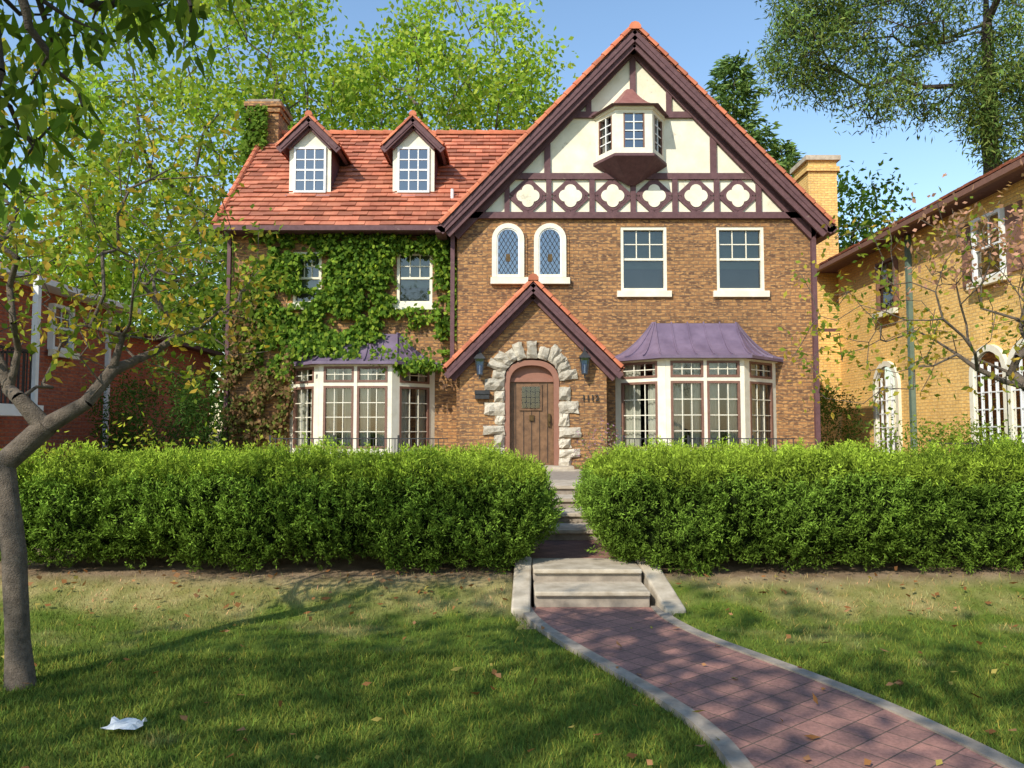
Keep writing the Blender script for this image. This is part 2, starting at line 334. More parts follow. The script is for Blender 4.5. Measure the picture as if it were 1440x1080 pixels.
b.add([(MX0,17,.3),(MX0,25,.3),(MX0,25,6.47),(MX0,17,6.47)],[(0,1,2,3)],BRICK)
b.add([(MX0,25,.3),(MX1,25,.3),(MX1,25,6.47),(MX0,25,6.47)],[(0,1,2,3)],BRICK)
LX0,LY=-6.47,17.6
lw=[(fx(558,17.6),fx(608,17.6),fz(427,17.6),fz(354,17.6)),(fx(412,17.6),fx(452,17.6),fz(427,17.6),fz(354,17.6))]
wall(b,LX0,MX0,.3,6.25,lw+[(bay2[0]-1.45,bay2[0]+1.45,.9,BT-.15)],LY,.15,BRICK)
b.add([(LX0,17.6,.3),(LX0,23.4,.3),(LX0,23.4,6.2),(LX0,20.5,9.3),(LX0,17.6,6.2)],[(0,1,2,3,4)],BRICK)
b.add([(LX0,23.4,.3),(MX0,23.4,.3),(MX0,23.4,6.2),(LX0,23.4,6.2)],[(0,1,2,3)],BRICK)
b.obj('brick_walls',H)
b=MB()
for o in ww: dhung(b,*o,MY)
for o in lw: dhung(b,*o,LY)
b.obj('double_hung_windows',H)
b=MB()
def arch(cx,hw,z0,zs,hh,n=14,p=2.0):
    pts=[(cx-hw,z0)]
    for i in range(n+1):
        t=math.pi*(1-i/n); c,s=math.cos(t),math.sin(t)
        pts.append((cx+hw*math.copysign(abs(c)**(2/p),c),zs+hh*abs(s)**(2/p)))
    pts.append((cx+hw,z0)); return pts
for u in (714.5,773.5):
    cx=fx(u); z0=fz(390); zs=fz(337)
    b.strip(arch(cx,.36,z0,zs,.36),arch(cx,.255,z0,zs,.255),16.93,17.0,CREAM)
    b.strip(arch(cx,.43,z0,zs,.43),arch(cx,.363,z0,zs,.363),16.975,17.0,BRICK)
    b.box(cx-.255,cx+.255,16.94,16.99,z0,z0+.06,CREAM)
    b.prism(arch(cx,.256,z0,zs,.256),16.985,16.995,DARK)
    b.prism(arch(cx,.256,z0+.05,zs,.256),16.966,16.969,GLASSB)
    b.strip(arch(cx,.255,z0+.06,zs,.255),arch(cx,.225,z0+.06,zs,.225),16.95,16.98,WHITE)
    def inside(x,z):
        if z<z0+.06: return False
        if z<zs: return abs(x-cx)<.225
        return math.hypot(x-cx,z-zs)<.225
    for sgn in (1,-1):
        for kk in range(-14,15):
            pts=[]
            for t in np.linspace(-1.3,1.3,160):
                x=cx+t*.5; z=z0+.5+kk*.17+sgn*t*.85
                if inside(x,z): pts.append((x,z))
            if len(pts)>2: b.beam(pts[0],pts[-1],.012,16.955,16.962,IRON)
    b.box(cx-.05,cx+.05,16.952,16.962,z0+.35,z0+.52,BRONZE)
b.box(fx(690),fx(801),16.88,17.02,fz(400),fz(391),CREAM)
b.obj('arched_leaded_windows',H)
RZ=10.36; SL=1.03; HW=4.30
def rz(x): return RZ-SL*abs(x-CX)
b=MB(); b.prism([(MX0,6.47),(MX1,6.47),(CX,RZ-.05)],16.985,17.0,STUCCO); b.obj('gable_stucco',H)
b=MB(); y0,y1=16.93,16.982
zb0,zb1=6.33,6.47
b.box(MX0-.12,MX1+.12,16.90,16.984,zb0,zb1,WOOD)
zA=fz(249); b.box(CX-(RZ-zA)/SL+.1,CX+(RZ-zA)/SL-.1,y0-.01,y1,zA-.07,zA+.07,WOOD)
zB=fz(163); b.box(CX-(RZ-zB)/SL+.1,CX+(RZ-zB)/SL-.1,y0-.01,y1,zB-.07,zB+.07,WOOD)
vx=[fx(u) for u in (713,772,833,891,950,1009,1068)]
for x in vx: b.box(x-.06,x+.06,y0,y1,zb1,zA-.07,WOOD)
for u in (770,1005): b.box(fx(u)-.07,fx(u)+.07,y0,y1,zA+.07,rz(fx(u)),WOOD)
for u in (829,943): b.box(fx(u)-.06,fx(u)+.06,y0,y1,zB+.07,rz(fx(u)),WOOD)
b.box(CX-.065,CX+.065,y0,y1,zB+.07,RZ-.2,WOOD)
b.obj('gable_timbers',H)
b=MB()
def quat(cx,cz,a,bb,n=10):
    pts=[]
    for q in range(4):
        for i in range(n):
            t=-math.pi/4+math.pi/2*i/n; r=(bb*math.cos(t)+math.sqrt(max(a*a-(bb*math.sin(t))**2,0))); th=t+q*math.pi/2
            pts.append((cx+r*math.cos(th),cz+r*math.sin(th)))
    return pts
zc=(zb1+zA-.07)/2
for i in range(6):
    cx=(vx[i]+vx[i+1])/2; D_=.40
    for sx in(-1,1):
        for sz in(-1,1): b.beam((cx+sx*D_*.98,zc+sz*0.02),(cx+sx*.02,zc+sz*D_*.93),.085,16.947,16.983,WOOD)
    b.prism(quat(cx,zc,.175,.15),16.940,16.983,WOOD)
    b.prism(quat(cx,zc,.135,.125),16.925,16.942,STUCCO)
b.obj('quatrefoil_panels',H)
def slope(b,origin,xd,ud,width,length,mat,tw=.34,ex=.22,th=.028):
    xd=Vector(xd).normalized(); ud=Vector(ud).normalized(); nd_=xd.cross(ud)
    if nd_.z<0: nd_=-nd_
    M=Matrix.Identity(4)
    for i in range(3): M[i][0]=xd[i];M[i][1]=ud[i];M[i][2]=nd_[i];M[i][3]=origin[i]
    old=b.M; b.M=M
    b.add([(0,0,-.02),(width,0,-.02),(width,length,-.02),(0,length,-.02),(0,0,-.10),(width,0,-.10),(width,length,-.10),(0,length,-.10)],[(0,1,2,3),(4,5,6,7),(0,4,5,1),(1,5,6,2),(0,4,7,3)],WOOD)
    r=0; yv=-.04
    while yv<length:
        o=-tw/2 if r%2 else 0; x=o
        while x<width:
            a,c=max(x,0)+.004,min(x+tw,width)-.004
            if c-a>.03:
                j=random.uniform(-.010,.010); y1_=min(yv+ex+.06,length)
                b.add([(a,yv+j,.035+j),(c,yv+j,.035+j),(c,y1_,.005),(a,y1_,.005),(a,yv+j,.035+th+j),(c,yv+j,.035+th+j),(c,y1_,.012),(a,y1_,.012)],
                      [(4,5,6,7),(0,1,5,4),(0,4,7,3),(1,2,6,5)],mat)
            x+=tw
        yv+=ex; r+=1
    b.M=old
b=MB()
slope(b,(-6.72,17.08,6.20),(1,0,0),(0,1,1.0),8.4,4.86,TILE)
slope(b,(-6.72,23.95,6.20),(1,0,0),(0,-1,1.0),8.4,4.86,TILE,tw=.6,ex=.4)
sl_len=math.hypot(HW,HW*SL); YF=16.58
zf=RZ+.16-HW*SL
slope(b,(CX-HW,YF,zf),(0,1,0),(1,0,SL),8.8,sl_len,TILE)
slope(b,(CX+HW,YF,zf),(0,1,0),(-1,0,SL),8.8,sl_len,TILE)
b.obj('clay_tile_roof',H)
b=MB()
def halfround(b,a,c,r,mat,seg=.36):
    a=Vector(a);c=Vector(c);d=(c-a);n=max(1,int(d.length/seg)); d/=n; ax=d.normalized(); up=Vector((0,0,1)); up=(up-ax*up.dot(ax)).normalized(); sd=ax.cross(up)
    for i in range(n):
        p=a+d*i; q=p+d*1.06; vs=[];m=7
        for (pt,rr) in((p,r*1.15),(q,r*.88)):
            for k in range(m):
                t=math.pi*k/(m-1)*1.16-.25; vs.append(tuple(pt+sd*math.cos(t)*rr+up*math.sin(t)*rr))
        fs=[(k,k+1,m+k+1,m+k) for k in range(m-1)]+[tuple(range(m))]
        b.add(vs,fs,mat)
halfround(b,(-6.75,20.51,9.66),(1.9,20.51,9.66),.11,TILE2)
halfround(b,(CX,YF-.05,RZ+.17),(CX,25.3,RZ+.17),.12,TILE2)
for s in(-1,1): halfround(b,(CX+s*HW,YF+.04,zf+.03),(CX+s*.05,YF+.04,RZ+.19),.085,TILE2,.3)
halfround(b,(-6.72,17.08,6.25),(-6.72,20.5,9.68),.07,TILE2,.3)
b.obj('ridge_tiles',H)
b=MB(); vs=[(-1.42+.04*math.cos(t*.785),17.95+.04*math.sin(t*.785),z) for z in(6.9,7.32) for t in range(8)]
b.add(vs,[(k,(k+1)%8,8+(k+1)%8,8+k) for k in range(8)]+[tuple(range(8,16))],WHITE); b.obj('vent_pipe',H)
b=MB()
for s in(-1,1):
    b.beam((CX+s*(HW+.02),zf-.13),(CX+s*0.0,RZ+.06-.03),.20,16.60,16.66,WOOD)
    b.beam((CX+s*(HW-.15),zf-.20),(CX+s*0.0,RZ-.16),.12,16.665,16.72,WOOD)
    b.beam((CX+s*(HW-.28),zf-.15),(CX+s*0.0,RZ-.12),.24,16.90,16.984,WOOD)
    b.add([(CX+s*HW,16.62,zf-.10),(CX,16.62,RZ+.04),(CX,17.0,RZ+.04),(CX+s*HW,17.0,zf-.10)],[(0,1,2,3)],WOOD)
    b.box(CX+s*HW-.12,CX+s*HW+.10,16.6,25,zf-.16,zf-.02,WOOD)
b.box(-6.72,-1.35,16.98,17.12,6.08,6.19,WOOD); b.box(-6.7,-1.3,17.12,17.6,6.10,6.14,WOOD)
b.box(MX0-.14,MX0-.05,16.90,17.0,2.9,6.1,WOOD)
b.box(MX1-.02,MX1+.08,16.9,17.0,.8,6.2,WOOD)
b.box(LX0-.10,LX0-.02,17.5,17.6,.8,6.1,WOOD)
b.obj('bargeboards_and_gutters',H)
b=MB()
for u in(437,582):
    cx=(u-720)*.01714; y=18.12; hw=.50; z0=7.2; ze=8.42; pk=9.06
    b.box(cx-hw,cx+hw,y,y+.06,z0,ze,CREAM)
    for s in(-1,1): b.add([(cx+s*hw,y,z0),(cx+s*hw,y,ze),(cx+s*hw,y+1.35,ze)],[(0,1,2)],WOOD)
    b.prism([(cx-hw,ze),(cx+hw,ze),(cx,pk-.12)],y,y+.05,CREAM)
    x0,x1,a,c=cx-.335,cx+.335,7.33,8.34
    b.box(x0-.05,x1+.05,y-.05,y-.002,a-.05,a,WHITE); b.box(x0-.05,x1+.05,y-.05,y-.002,c,c+.05,WHITE)
    b.box(x0-.05,x0,y-.048,y-.002,a,c,WHITE); b.box(x1,x1+.05,y-.048,y-.002,a,c,WHITE)
    b.box(x0,x1,y-.008,y-.004,a,c,DARK)
    b.add([(x0,y-.02,a),(x1,y-.02,a),(x1,y-.02,c),(x0,y-.02,c)],[(0,1,2,3)],GLASSB)
    for i in(1,2): xx=x0+(x1-x0)*i/3; b.box(xx-.014,xx+.014,y-.04,y-.022,a,c,WHITE)
    for i in(1,2,3): zz=a+(c-a)*i/4; e=.022 if i==2 else .014; b.box(x0,x1,y-.038,y-.024,zz-e,zz+e,WHITE)
    b.box(cx-hw-.06,cx+hw+.06,y-.12,y+.1,z0-.13,z0,COPPER)
    rh=hw+.22; sp=.98
    for s in(-1,1):
        slope(b,(cx+s*rh,y-.22,pk-rh*sp),(0,1,0),(-s,0,sp),2.1,math.hypot(rh,rh*sp),TILE,tw=.3,ex=.2)
        halfround(b,(cx+s*rh,y-.2,pk-rh*sp+.03),(cx,y-.2,pk+.04),.055,TILE2,.24)
        b.beam((cx+s*(rh+.0),pk-rh*sp-.1),(cx,pk-.08),.15,y-.2,y-.15,WOOD)
        b.beam((cx+s*(rh-.2),pk-rh*sp-.0),(cx,pk-.18),.10,y-.10,y-.003,WOOD)
    halfround(b,(cx,y-.25,pk+.06),(cx,y+2.0,pk+.06),.08,TILE2,.3)
b.obj('dormers',H)
def canted(cx,yw,hw,fw,dep): return [(cx-hw,yw),(cx-fw,yw-dep),(cx+fw,yw-dep),(cx+hw,yw)]
def facemat(p0,p1):
    d=Vector((p1[0]-p0[0],p1[1]-p0[1],0)); L=d.length; d.normalize(); n=Vector((-d.y,d.x,0)); M=Matrix.Identity(4)
    for i in range(3): M[i][0]=d[i];M[i][1]=n[i];M[i][2]=(0,0,1)[i]
    M[0][3],M[1][3]=p0; return M,L
b=MB(); oc=2.66; P=canted(oc,17.0,.78,.40,.62); oz0,oz1=fz(220,16.5),fz(153,16.5)
for i in range(3):
    M,L=facemat(P[i],P[i+1]); b.M=M
    a,c=oz0+.16,oz1-.14; x0,x1=(.13,L-.13) if i!=1 else (.17,L-.17)
    b.box(0.002,x0,0,.06,oz0,oz1,CREAM); b.box(x1,L-.002,0,.06,oz0,oz1,CREAM); b.box(x0,x1,0,.06,oz0,a,CREAM); b.box(x0,x1,0,.06,c,oz1,CREAM)
    b.box(x0,x1,.10,.12,a,c,DARK)
    b.add([(x0,.04,a),(x1,.04,a),(x1,.04,c),(x0,.04,c)],[(0,1,2,3)],GLASSB)
    xm=(x0+x1)/2; b.box(xm-.012,xm+.012,.01,.03,a,c,WHITE)
    for k in(1,2,3): zz=a+(c-a)*k/4; b.box(x0,x1,.012,.028,zz-.011,zz+.011,WHITE)
    b.box(x0,x0+.03,-.004,.03,a,c,WIN_BROWN);b.box(x1-.03,x1,-.004,.03,a,c,WIN_BROWN)
    b.box(-.03,L+.03,-.05,.0,oz0-.05,oz0+.02,WOOD); b.box(-.02,L+.02,-.04,0,oz1-.06,oz1,CREAM)
b.M=Matrix.Identity(4)
Pb=canted(oc,17.0,.84,.44,.70); ap=(oc+.02,16.93,fz(263))
b.add([(x,y,oz0-.05) for x,y in Pb]+[ap,(oc-.06,16.9,ap[2]),(oc+.1,16.9,ap[2])],[(0,1,5),(1,2,6,5),(2,3,6),(0,1,2,3)],WOOD)
Pr=canted(oc,17.0,.92,.5,.80); tz=fz(122,16.8)
lv=[]
for s in np.linspace(0,1,6):
    zz=tz-(tz-oz1)*(1-(1-s)**1.6)
    lv.append([(oc+(x-oc)*(.12+.88*s),17.0+(y-17.0)*(.10+.9*s),zz) for x,y in Pr])
for q in range(5): b.add(lv[q]+lv[q+1],[(k,k+1,k+5,k+4) for k in range(3)],REDROOF)
b.add([(x,y,oz1) for x,y in Pr],[(0,1,2,3)],WOOD); b.add([(x,y,tz) for x,y,_ in lv[0]],[(0,1,2,3)],REDROOF)
b.obj('oriel_window',H)
def curtain(b,x0,x1,z0,z1,y):
    n=max(8,int((x1-x0)/.02)); vs=[]
    for i in range(n+1):
        x=x0+(x1-x0)*i/n; yy_=y+.02*math.sin(x*60)+.012*math.sin(x*23+2)
        vs+= [(x,yy_,z0),(x,yy_,z1)]
    b.add(vs,[(2*i,2*i+2,2*i+3,2*i+1) for i in range(n)],CURT)
def unit(b,x0,x1,zb,zt1,zt2,ztop):
    for a,c,rows in((zb,zt1,4),(zt2,ztop,2)):
        f=.05
        b.box(x0,x0+f,-.012,.06,a,c,WIN_BROWN);b.box(x1-f,x1,-.012,.06,a,c,WIN_BROWN)
        b.box(x0+f,x1-f,-.011,.06,a,a+f,WIN_BROWN);b.box(x0+f,x1-f,-.011,.06,c-f,c,WIN_BROWN)
        xa,xb,za,zb_=x0+f,x1-f,a+f,c-f
        b.add([(xa,.035,za),(xb,.035,za),(xb,.035,zb_),(xa,.035,zb_)],[(0,1,2,3)],GLASS)
        cols=2 if x1-x0<.5 else 3
        for i in range(1,cols): xx=xa+(xb-xa)*i/cols; b.box(xx-.009,xx+.009,.012,.03,za,zb_,CREAM)
        for i in range(1,rows): zz=za+(zb_-za)*i/rows; b.box(xa,xb,.014,.028,zz-.009,zz+.009,CREAM)
        w=xb-xa; curtain(b,xa-.03,xa+w*(.42 if rows==4 else .45),za-.05,zb_+.05,.12); curtain(b,xb-w*(.34 if rows==4 else .2),xb+.03,za-.05,zb_+.05,.13)
def bay(name,cx,yw,hw,fw,dep,z0,z1,ztop,par,rt):
    b=MB(); P=canted(cx,yw,hw,fw,dep)
    zt1=z1-.50; zt2=z1-.42; zw=z1-.07
    for i in range(3):
        M,L=facemat(P[i],P[i+1]); b.M=M
        po=pr_=.10
        if i==0: po,pr_=.16,.20
        if i==2: po,pr_=.20,.16
        b.box(.003,po,0,.12,z0,z1,CREAM); b.box(L-pr_,L-.003,0,.12,z0,z1,CREAM)
        b.box(po,L-pr_,.001,.12,z1-.07,z1,CREAM); b.box(po,L-pr_,.001,.12,z0,z0+.42,CREAM); b.box(po,L-pr_,.001,.1,zt1,zt2,CREAM)
        zb=z0+.42
        if i==1:
            m=L/2; b.box(m-.035,m+.035,-.01,.11,zb,zw,CREAM)
            unit(b,po,m-.035,zb,zt1,zt2,zw); unit(b,m+.035,L-pr_,zb,zt1,zt2,zw)
        else: unit(b,po,L-pr_,zb,zt1,zt2,zw)
        b.box(-.02,L+.02,-.04,0,z1-.05,z1+.04,CREAM)
    b.M=Matrix.Identity(4)
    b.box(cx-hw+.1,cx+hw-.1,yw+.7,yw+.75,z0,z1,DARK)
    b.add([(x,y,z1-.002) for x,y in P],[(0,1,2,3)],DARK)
    b.obj(name+'_windows',par)
    b=MB(); Pr=canted(cx,yw,hw+.18,fw+.12,dep+.17); Pt=canted(cx,yw,rt,rt-.06,.06)
    lv=[];S=np.linspace(0,1,8)
    for s in S:
        zz=ztop-(ztop-z1-.03)*(1-(1-s)**1.75)
        lv.append([Vector((Pt[k][0]*(1-s)+Pr[k][0]*s,Pt[k][1]*(1-s)+Pr[k][1]*s,zz)) for k in range(4)])
    for q in range(7): b.add(lv[q]+lv[q+1],[(k,k+1,k+5,k+4) for k in range(3)],COPPER)
    b.add([(v.x,v.y,v.z-.06) for v in lv[-1]]+lv[-1],[(k,k+1,k+5,k+4) for k in range(3)],COPPER)
    b.add([(v.x,v.y,v.z-.06) for v in lv[-1]],[(0,1,2,3)],WOOD)
    for k,nn in((0,3),(1,5),(2,3)):
        for j in range(nn+1):
            t=j/nn
            if k>0 and j==0: continue
            for q in range(7):
                a=lv[q][k].lerp(lv[q][k+1],t); c=lv[q+1][k].lerp(lv[q+1][k+1],t)
                sd=(lv[-1][k+1]-lv[-1][k]).normalized()*.014; up=Vector((0,-.0,.035))
                b.add([a-sd,a+sd,c+sd,c-sd,a-sd+up,a+sd+up,c+sd+up,c-sd+up],[(4,5,6,7),(0,4,7,3),(1,5,6,2),(3,2,6,7)],COPPER)
    b.obj(name+'_roof',par)
bay('bay',bay1[0],17.0,1.78,.83,.85,.78,fz(503,16.3),fz(455,17),H,.95)
bay('bay',bay2[0],17.6,1.66,.80,.80,.78,fz(511,16.9),fz(470,17.6),H,.85)
b=MB(); PC=.45; PY=16.3; phw=1.56
PPK=4.62; psl=1.0
def pz(x): return PPK-abs(x-PC)*psl
dx=.42
A=arch(dx,.60,.8,2.62,.50,n=18,p=2.4)
n=len(A); out=[]
for i,(x,z) in enumerate(A):
    if i==0: out.append((PC-phw,.8))
    elif i==n-1: out.append((PC+phw,.8))
    else:
        t=(i-1)/(n-3); xx=PC-phw+2*phw*t; out.append((xx,pz(xx)-.12))
b.strip(out,A,PY,PY+.35,BRICK)
b.box(PC-phw,dx-.6,PY,PY+.35,.3,.80,BRICK); b.box(dx+.6,PC+phw,PY,PY+.35,.3,.8,BRICK)
for s in(-1,1): b.add([(PC+s*phw,PY,.3),(PC+s*phw,17,.3),(PC+s*phw,17,pz(PC+phw)-.1),(PC+s*phw,PY,pz(PC+phw)-.1)],[(0,1,2,3)],BRICK)
b.obj('entrance_gable_wall',H)
b=MB(); prh=1.84
for s in(-1,1):
    slope(b,(PC+s*prh,PY-.28,PPK+.10-prh*psl),(0,1,0),(-s,0,psl),.98,math.hypot(prh,prh*psl),TILE,tw=.3,ex=.2)
    halfround(b,(PC+s*prh,PY-.24,PPK-prh*psl+.13),(PC,PY-.24,PPK+.14),.07,TILE2,.26)
    b.beam((PC+s*(prh+.0),PPK-prh*psl-.06),(PC,PPK-.04),.13,PY-.27,PY-.20,WOOD)
    b.beam((PC+s*(prh-.12),PPK-prh*psl-.10),(PC,PPK-.17),.12,PY-.08,PY-.003,WOOD)
    b.add([(PC+s*prh,PY-.27,PPK-prh*psl),(PC,PY-.27,PPK),(PC,PY,PPK),(PC+s*prh,PY,PPK-prh*psl)],[(0,1,2,3)],WOOD)
halfround(b,(PC,PY-.32,PPK+.16),(PC,17,PPK+.16),.10,TILE2,.3)
b.obj('entrance_gable_roof',H)
b=MB()
def stoneblk(cx,cz,w,h,rot,dep):
    M=Matrix.Translation((cx,PY,cz))@Matrix.Rotation(-rot,4,'Y'); b.M=M
    nx_,nz_=5,4; vs=[]
    for i in range(nx_):
        for j in range(nz_):
            e=(i in(0,nx_-1)) or (j in(0,nz_-1))
            vs.append((w*(i/(nx_-1)-.5)+random.uniform(-.014,.014),-(dep*(.4 if e else 1))+random.uniform(-.025,.025),h*(j/(nz_-1)-.5)+random.uniform(-.014,.014)))
    nb=len(vs)
    for i in range(nx_):
        for j in range(nz_): vs.append((w*(i/(nx_-1)-.5),.05,h*(j/(nz_-1)-.5)))
    fs=[]
    for i in range(nx_-1):
        for j in range(nz_-1): a=i*nz_+j; fs.append((a,a+nz_,a+nz_+1,a+1))
    for i in range(nx_-1):
        for j in(0,nz_-1): a=i*nz_+j; fs.append((a,a+nz_,a+nz_+nb,a+nb))
    for j in range(nz_-1):
        for i in(0,nx_-1): a=i*nz_+j; fs.append((a,a+1,a+1+nb,a+nb))
    b.add(vs,fs,STONE); b.M=Matrix.Identity(4)
for s in(-1,1):
    z=.80;k=0
    while z<2.5:
        h=random.uniform(.18,.30); w_=.24+(.20 if k%2 else 0)+random.uniform(-.04,.04)
        stoneblk(dx+s*(.57+w_/2),z+h/2,w_-.01,h-.014,0,random.uniform(.06,.11)); z+=h;k+=1
na=11
for i in range(na):
    t=math.pi*(1-(i+.5)/na); c,s_=math.cos(t),math.sin(t)
    ln=.24+random.uniform(0,.18); x=dx+(.58+ln/2)*math.copysign(abs(c)**(2/2.4),c); zz=2.64+(.48+ln/2)*abs(s_)**(2/2.4)
    stoneblk(x,zz,ln,.205,math.atan2(s_*.9,c),random.uniform(.07,.11))
b.obj('stone_door_surround',H)
b=MB()
b.strip(arch(dx,.585,.8,2.60,.49,n=18,p=2.4),arch(dx,.47,.8,2.58,.40,n=18,p=2.4),PY-.01,PY+.3,DFRAME)
b.box(dx-.47,dx+.47,PY+.1,PY+.25,2.63,2.72,DFRAME)
b.prism(arch(dx,.475,2.70,2.60,.38,n=18,p=2.4)[1:-1],PY+.15,PY+.2,DFRAME)
b.box(dx-.47,dx+.47,PY+.14,PY+.2,.86,2.64,DOORM)
for i in range(-2,3): b.box(dx+i*.17-.006,dx+i*.17+.006,PY+.131,PY+.139,.9,2.6,DARK)
wx=dx-.02
b.box(wx-.24,wx+.24,PY+.11,PY+.139,2.02,2.58,DOORM); b.box(wx-.19,wx+.19,PY+.10,PY+.109,2.07,2.53,DARK)
b.add([(wx-.19,PY+.095,2.07),(wx+.19,PY+.095,2.07),(wx+.19,PY+.095,2.53),(wx-.19,PY+.095,2.53)],[(0,1,2,3)],GLASS)
for i in(-1,0,1): b.box(wx+i*.095-.006,wx+i*.095+.006,PY+.085,PY+.093,2.07,2.53,IRON)
for i in(1,2,3): b.box(wx-.19,wx+.19,PY+.086,PY+.092,2.07+i*.115-.005,2.07+i*.115+.005,IRON)
b.box(dx+.34,dx+.40,PY+.09,PY+.14,1.68,1.95,BRONZE); b.box(dx+.35,dx+.39,PY+.05,PY+.09,1.78,1.82,BRONZE)
b.box(dx-.05,dx+.05,PY+.10,PY+.14,1.80,1.92,BRONZE)
b.box(dx-.8,dx+.85,PY-.55,PY+.3,.70,.855,CONC); b.box(dx-.9,dx+.95,PY-.9,PY-.5,.70,.80,CONC)
b.obj('front_door',H)
def lantern(b,cx,cz):
    y=PY-.16
    b.box(cx-.03,cx+.03,PY-.03,PY-.001,cz-.1,cz+.25,IRON); b.box(cx-.012,cx+.012,y,PY-.02,cz+.24,cz+.265,IRON)
    for s in(-1,1):
        for t in(-1,1): b.add([(cx+s*.10,y+t*.08,cz+.12),(cx+s*.08,y+t*.08,cz+.12),(cx+s*.045,y+t*.04,cz-.2),(cx+s*.065,y+t*.045,cz-.2)],[(0,1,2,3)],IRON)
    b.add([(cx-.09,y-.07,cz+.12),(cx+.09,y-.07,cz+.12),(cx+.09,y+.07,cz+.12),(cx-.09,y+.07,cz+.12),(cx-.055,y-.04,cz-.2),(cx+.055,y-.04,cz-.2),(cx+.055,y+.04,cz-.2),(cx-.055,y+.04,cz-.2)],[(0,1,5,4),(1,2,6,5),(2,3,7,6),(3,0,4,7)],GLASSB)
    b.add([(cx-.13,y-.10,cz+.12),(cx+.13,y-.10,cz+.12),(cx+.13,y+.10,cz+.12),(cx-.13,y+.10,cz+.12),(cx,y,cz+.29)],[(0,1,4),(1,2,4),(2,3,4),(3,0,4),(0,1,2,3)],IRON)
    b.box(cx-.015,cx+.015,y-.015,y+.015,cz+.26,cz+.34,IRON); b.box(cx-.06,cx+.06,y-.05,y+.05,cz-.23,cz-.2,IRON); b.box(cx-.015,cx+.015,y-.015,y+.015,cz-.31,cz-.23,IRON)
    b.box(cx-.012,cx+.012,y-.012,y+.012,cz-.2,cz-.02,CREAM)
b=MB(); lantern(b,-.68,2.98); lantern(b,1.53,3.0)
b.obj('wall_lanterns',H)
b=MB(); b.box(-.78,-.48,PY-.12,PY-.002,2.26,2.42,IRON); b.box(-.79,-.47,PY-.14,PY-.12,2.36,2.44,IRON); b.obj('mailbox',H)
tcu=bpy.data.curves.new('house_number','FONT'); tcu.body='1112'; tcu.size=.19; tcu.extrude=.012
to=bpy.data.objects.new('house_number',tcu); to.location=(1.47,PY-.03,2.22); to.rotation_euler=(math.radians(90),0,0); tcu.materials.append(IRON); scene.collection.objects.link(to); to.parent=H
b=MB(); b.box(-7.05,-6.25,20.1,20.95,.3,10.1,BRICK); b.box(-7.10,-6.20,20.05,21.0,10.1,10.24,BRICK); b.box(-7.15,-6.15,20.0,21.05,10.24,10.36,BRICK); b.box(-7.08,-6.22,20.07,20.98,10.36,10.45,CONC2)
b.box(-6.8,-6.5,20.4,20.7,10.45,10.6,REDROOF); b.obj('chimney',H)
def rail(name,x0,x1,y,z0,h,sp=.11):
    b=MB(); b.box(x0,x1,y-.012,y+.012,z0+h-.02,z0+h,IRON); b.box(x0,x1,y-.012,y+.012,z0+.1,z0+.12,IRON)
    x=x0
    while x<x1: b.box(x-.007,x+.007,y-.007,y+.007,z0,z0+h-.02,IRON); x+=sp
    x=x0
    while x<=x1+.01: b.box(x-.018,x+.018,y-.018,y+.018,z0,z0+h+.06,IRON); x+=1.3
    b.obj(name)
rail('iron_railing',-4.9,-1.3,15.6,.78,.66); rail('iron_railing',2.25,5.7,15.5,.78,.66); rail('iron_railing',7.6,12.5,14.0,.75,.62)
# ------------------------------------------------------------ neighbours
R=empty('red_brick_house'); b=MB(); RX=-9.5
b.box(-18,RX,11.5,18.2,.2,4.45,REDB); b.box(-18,RX-.15,18.2,24.5,.2,4.0,REDB); b.obj('walls',R)
b=MB()
b.add([(-18.5,11.1,4.5),(RX+.4,11.1,4.5),(RX+.4,18.5,4.5),(-18.5,18.5,4.5),(-16,13.5,5.6),(-12,13.5,5.6),(-12,16,5.6),(-16,16,5.6)],[(0,1,5,4),(1,2,6,5),(2,3,7,6),(3,0,4,7),(4,5,6,7)],TILE)
b.box(-18.5,RX+.4,11.1,18.5,4.42,4.495,WHITE); b.box(RX+.4,RX+.5,11.1,18.5,4.42,4.53,WHITE); b.box(-18,RX+.15,18.2,24.8,4.0,4.1,WOOD)
b.add([(-18,18.5,4.11),(RX+.15,18.5,4.11),(RX+.15,24.8,4.11),(-18,24.8,4.11),(-13,21,5.1)],[(0,1,4),(1,2,4),(2,3,4),(3,0,4)],TILE)
b.obj('roof',R)
b=MB(); b.box(RX+.0,RX+.09,17.85,17.95,.3,4.42,WHITE)
b.M=Matrix(((0,1,0,RX),(1,0,0,0),(0,0,1,0),(0,0,0,1)))@Matrix.Diagonal((1,-1,1,1))
dhung(b,15.6,16.35,3.25,4.2,0-.14,cols=2,rows=2,frame=WHITE)
b.M=Matrix.Identity(4)
b.box(RX,RX+.9,12.4,14.1,1.85,2.05,WHITE); b.box(RX+.75,RX+.85,13.9,14.0,2.05,4.42,WHITE)
for i in range(14): b.box(RX+.8,RX+.82,12.5+i*.11,12.52+i*.11,2.05,3.0,IRON)
for i in range(7): b.box(RX+.05+i*.11,RX+.07+i*.11,13.95,13.97,2.05,3.0,IRON)
b.box(RX+.78,RX+.84,12.4,13.9,3.0,3.04,IRON); b.box(RX,RX+.8,13.93,13.99,3.0,3.04,IRON)
b.obj('window_and_balcony',R)
G=empty('yellow_brick_house'); b=MB(); GX=10.0
b.box(GX,21,11,23.3,.2,6.65,YELB); b.box(9.35,10.25,23.8,25.0,.2,10.1,YELB); b.box(9.28,10.32,23.73,25.07,9.75,9.9,YELB); b.box(9.25,10.35,23.7,25.1,10.1,10.25,CONC)
b.box(8.6,GX+.5,23.3,28,.2,4.6,YELB); b.obj('walls',G)
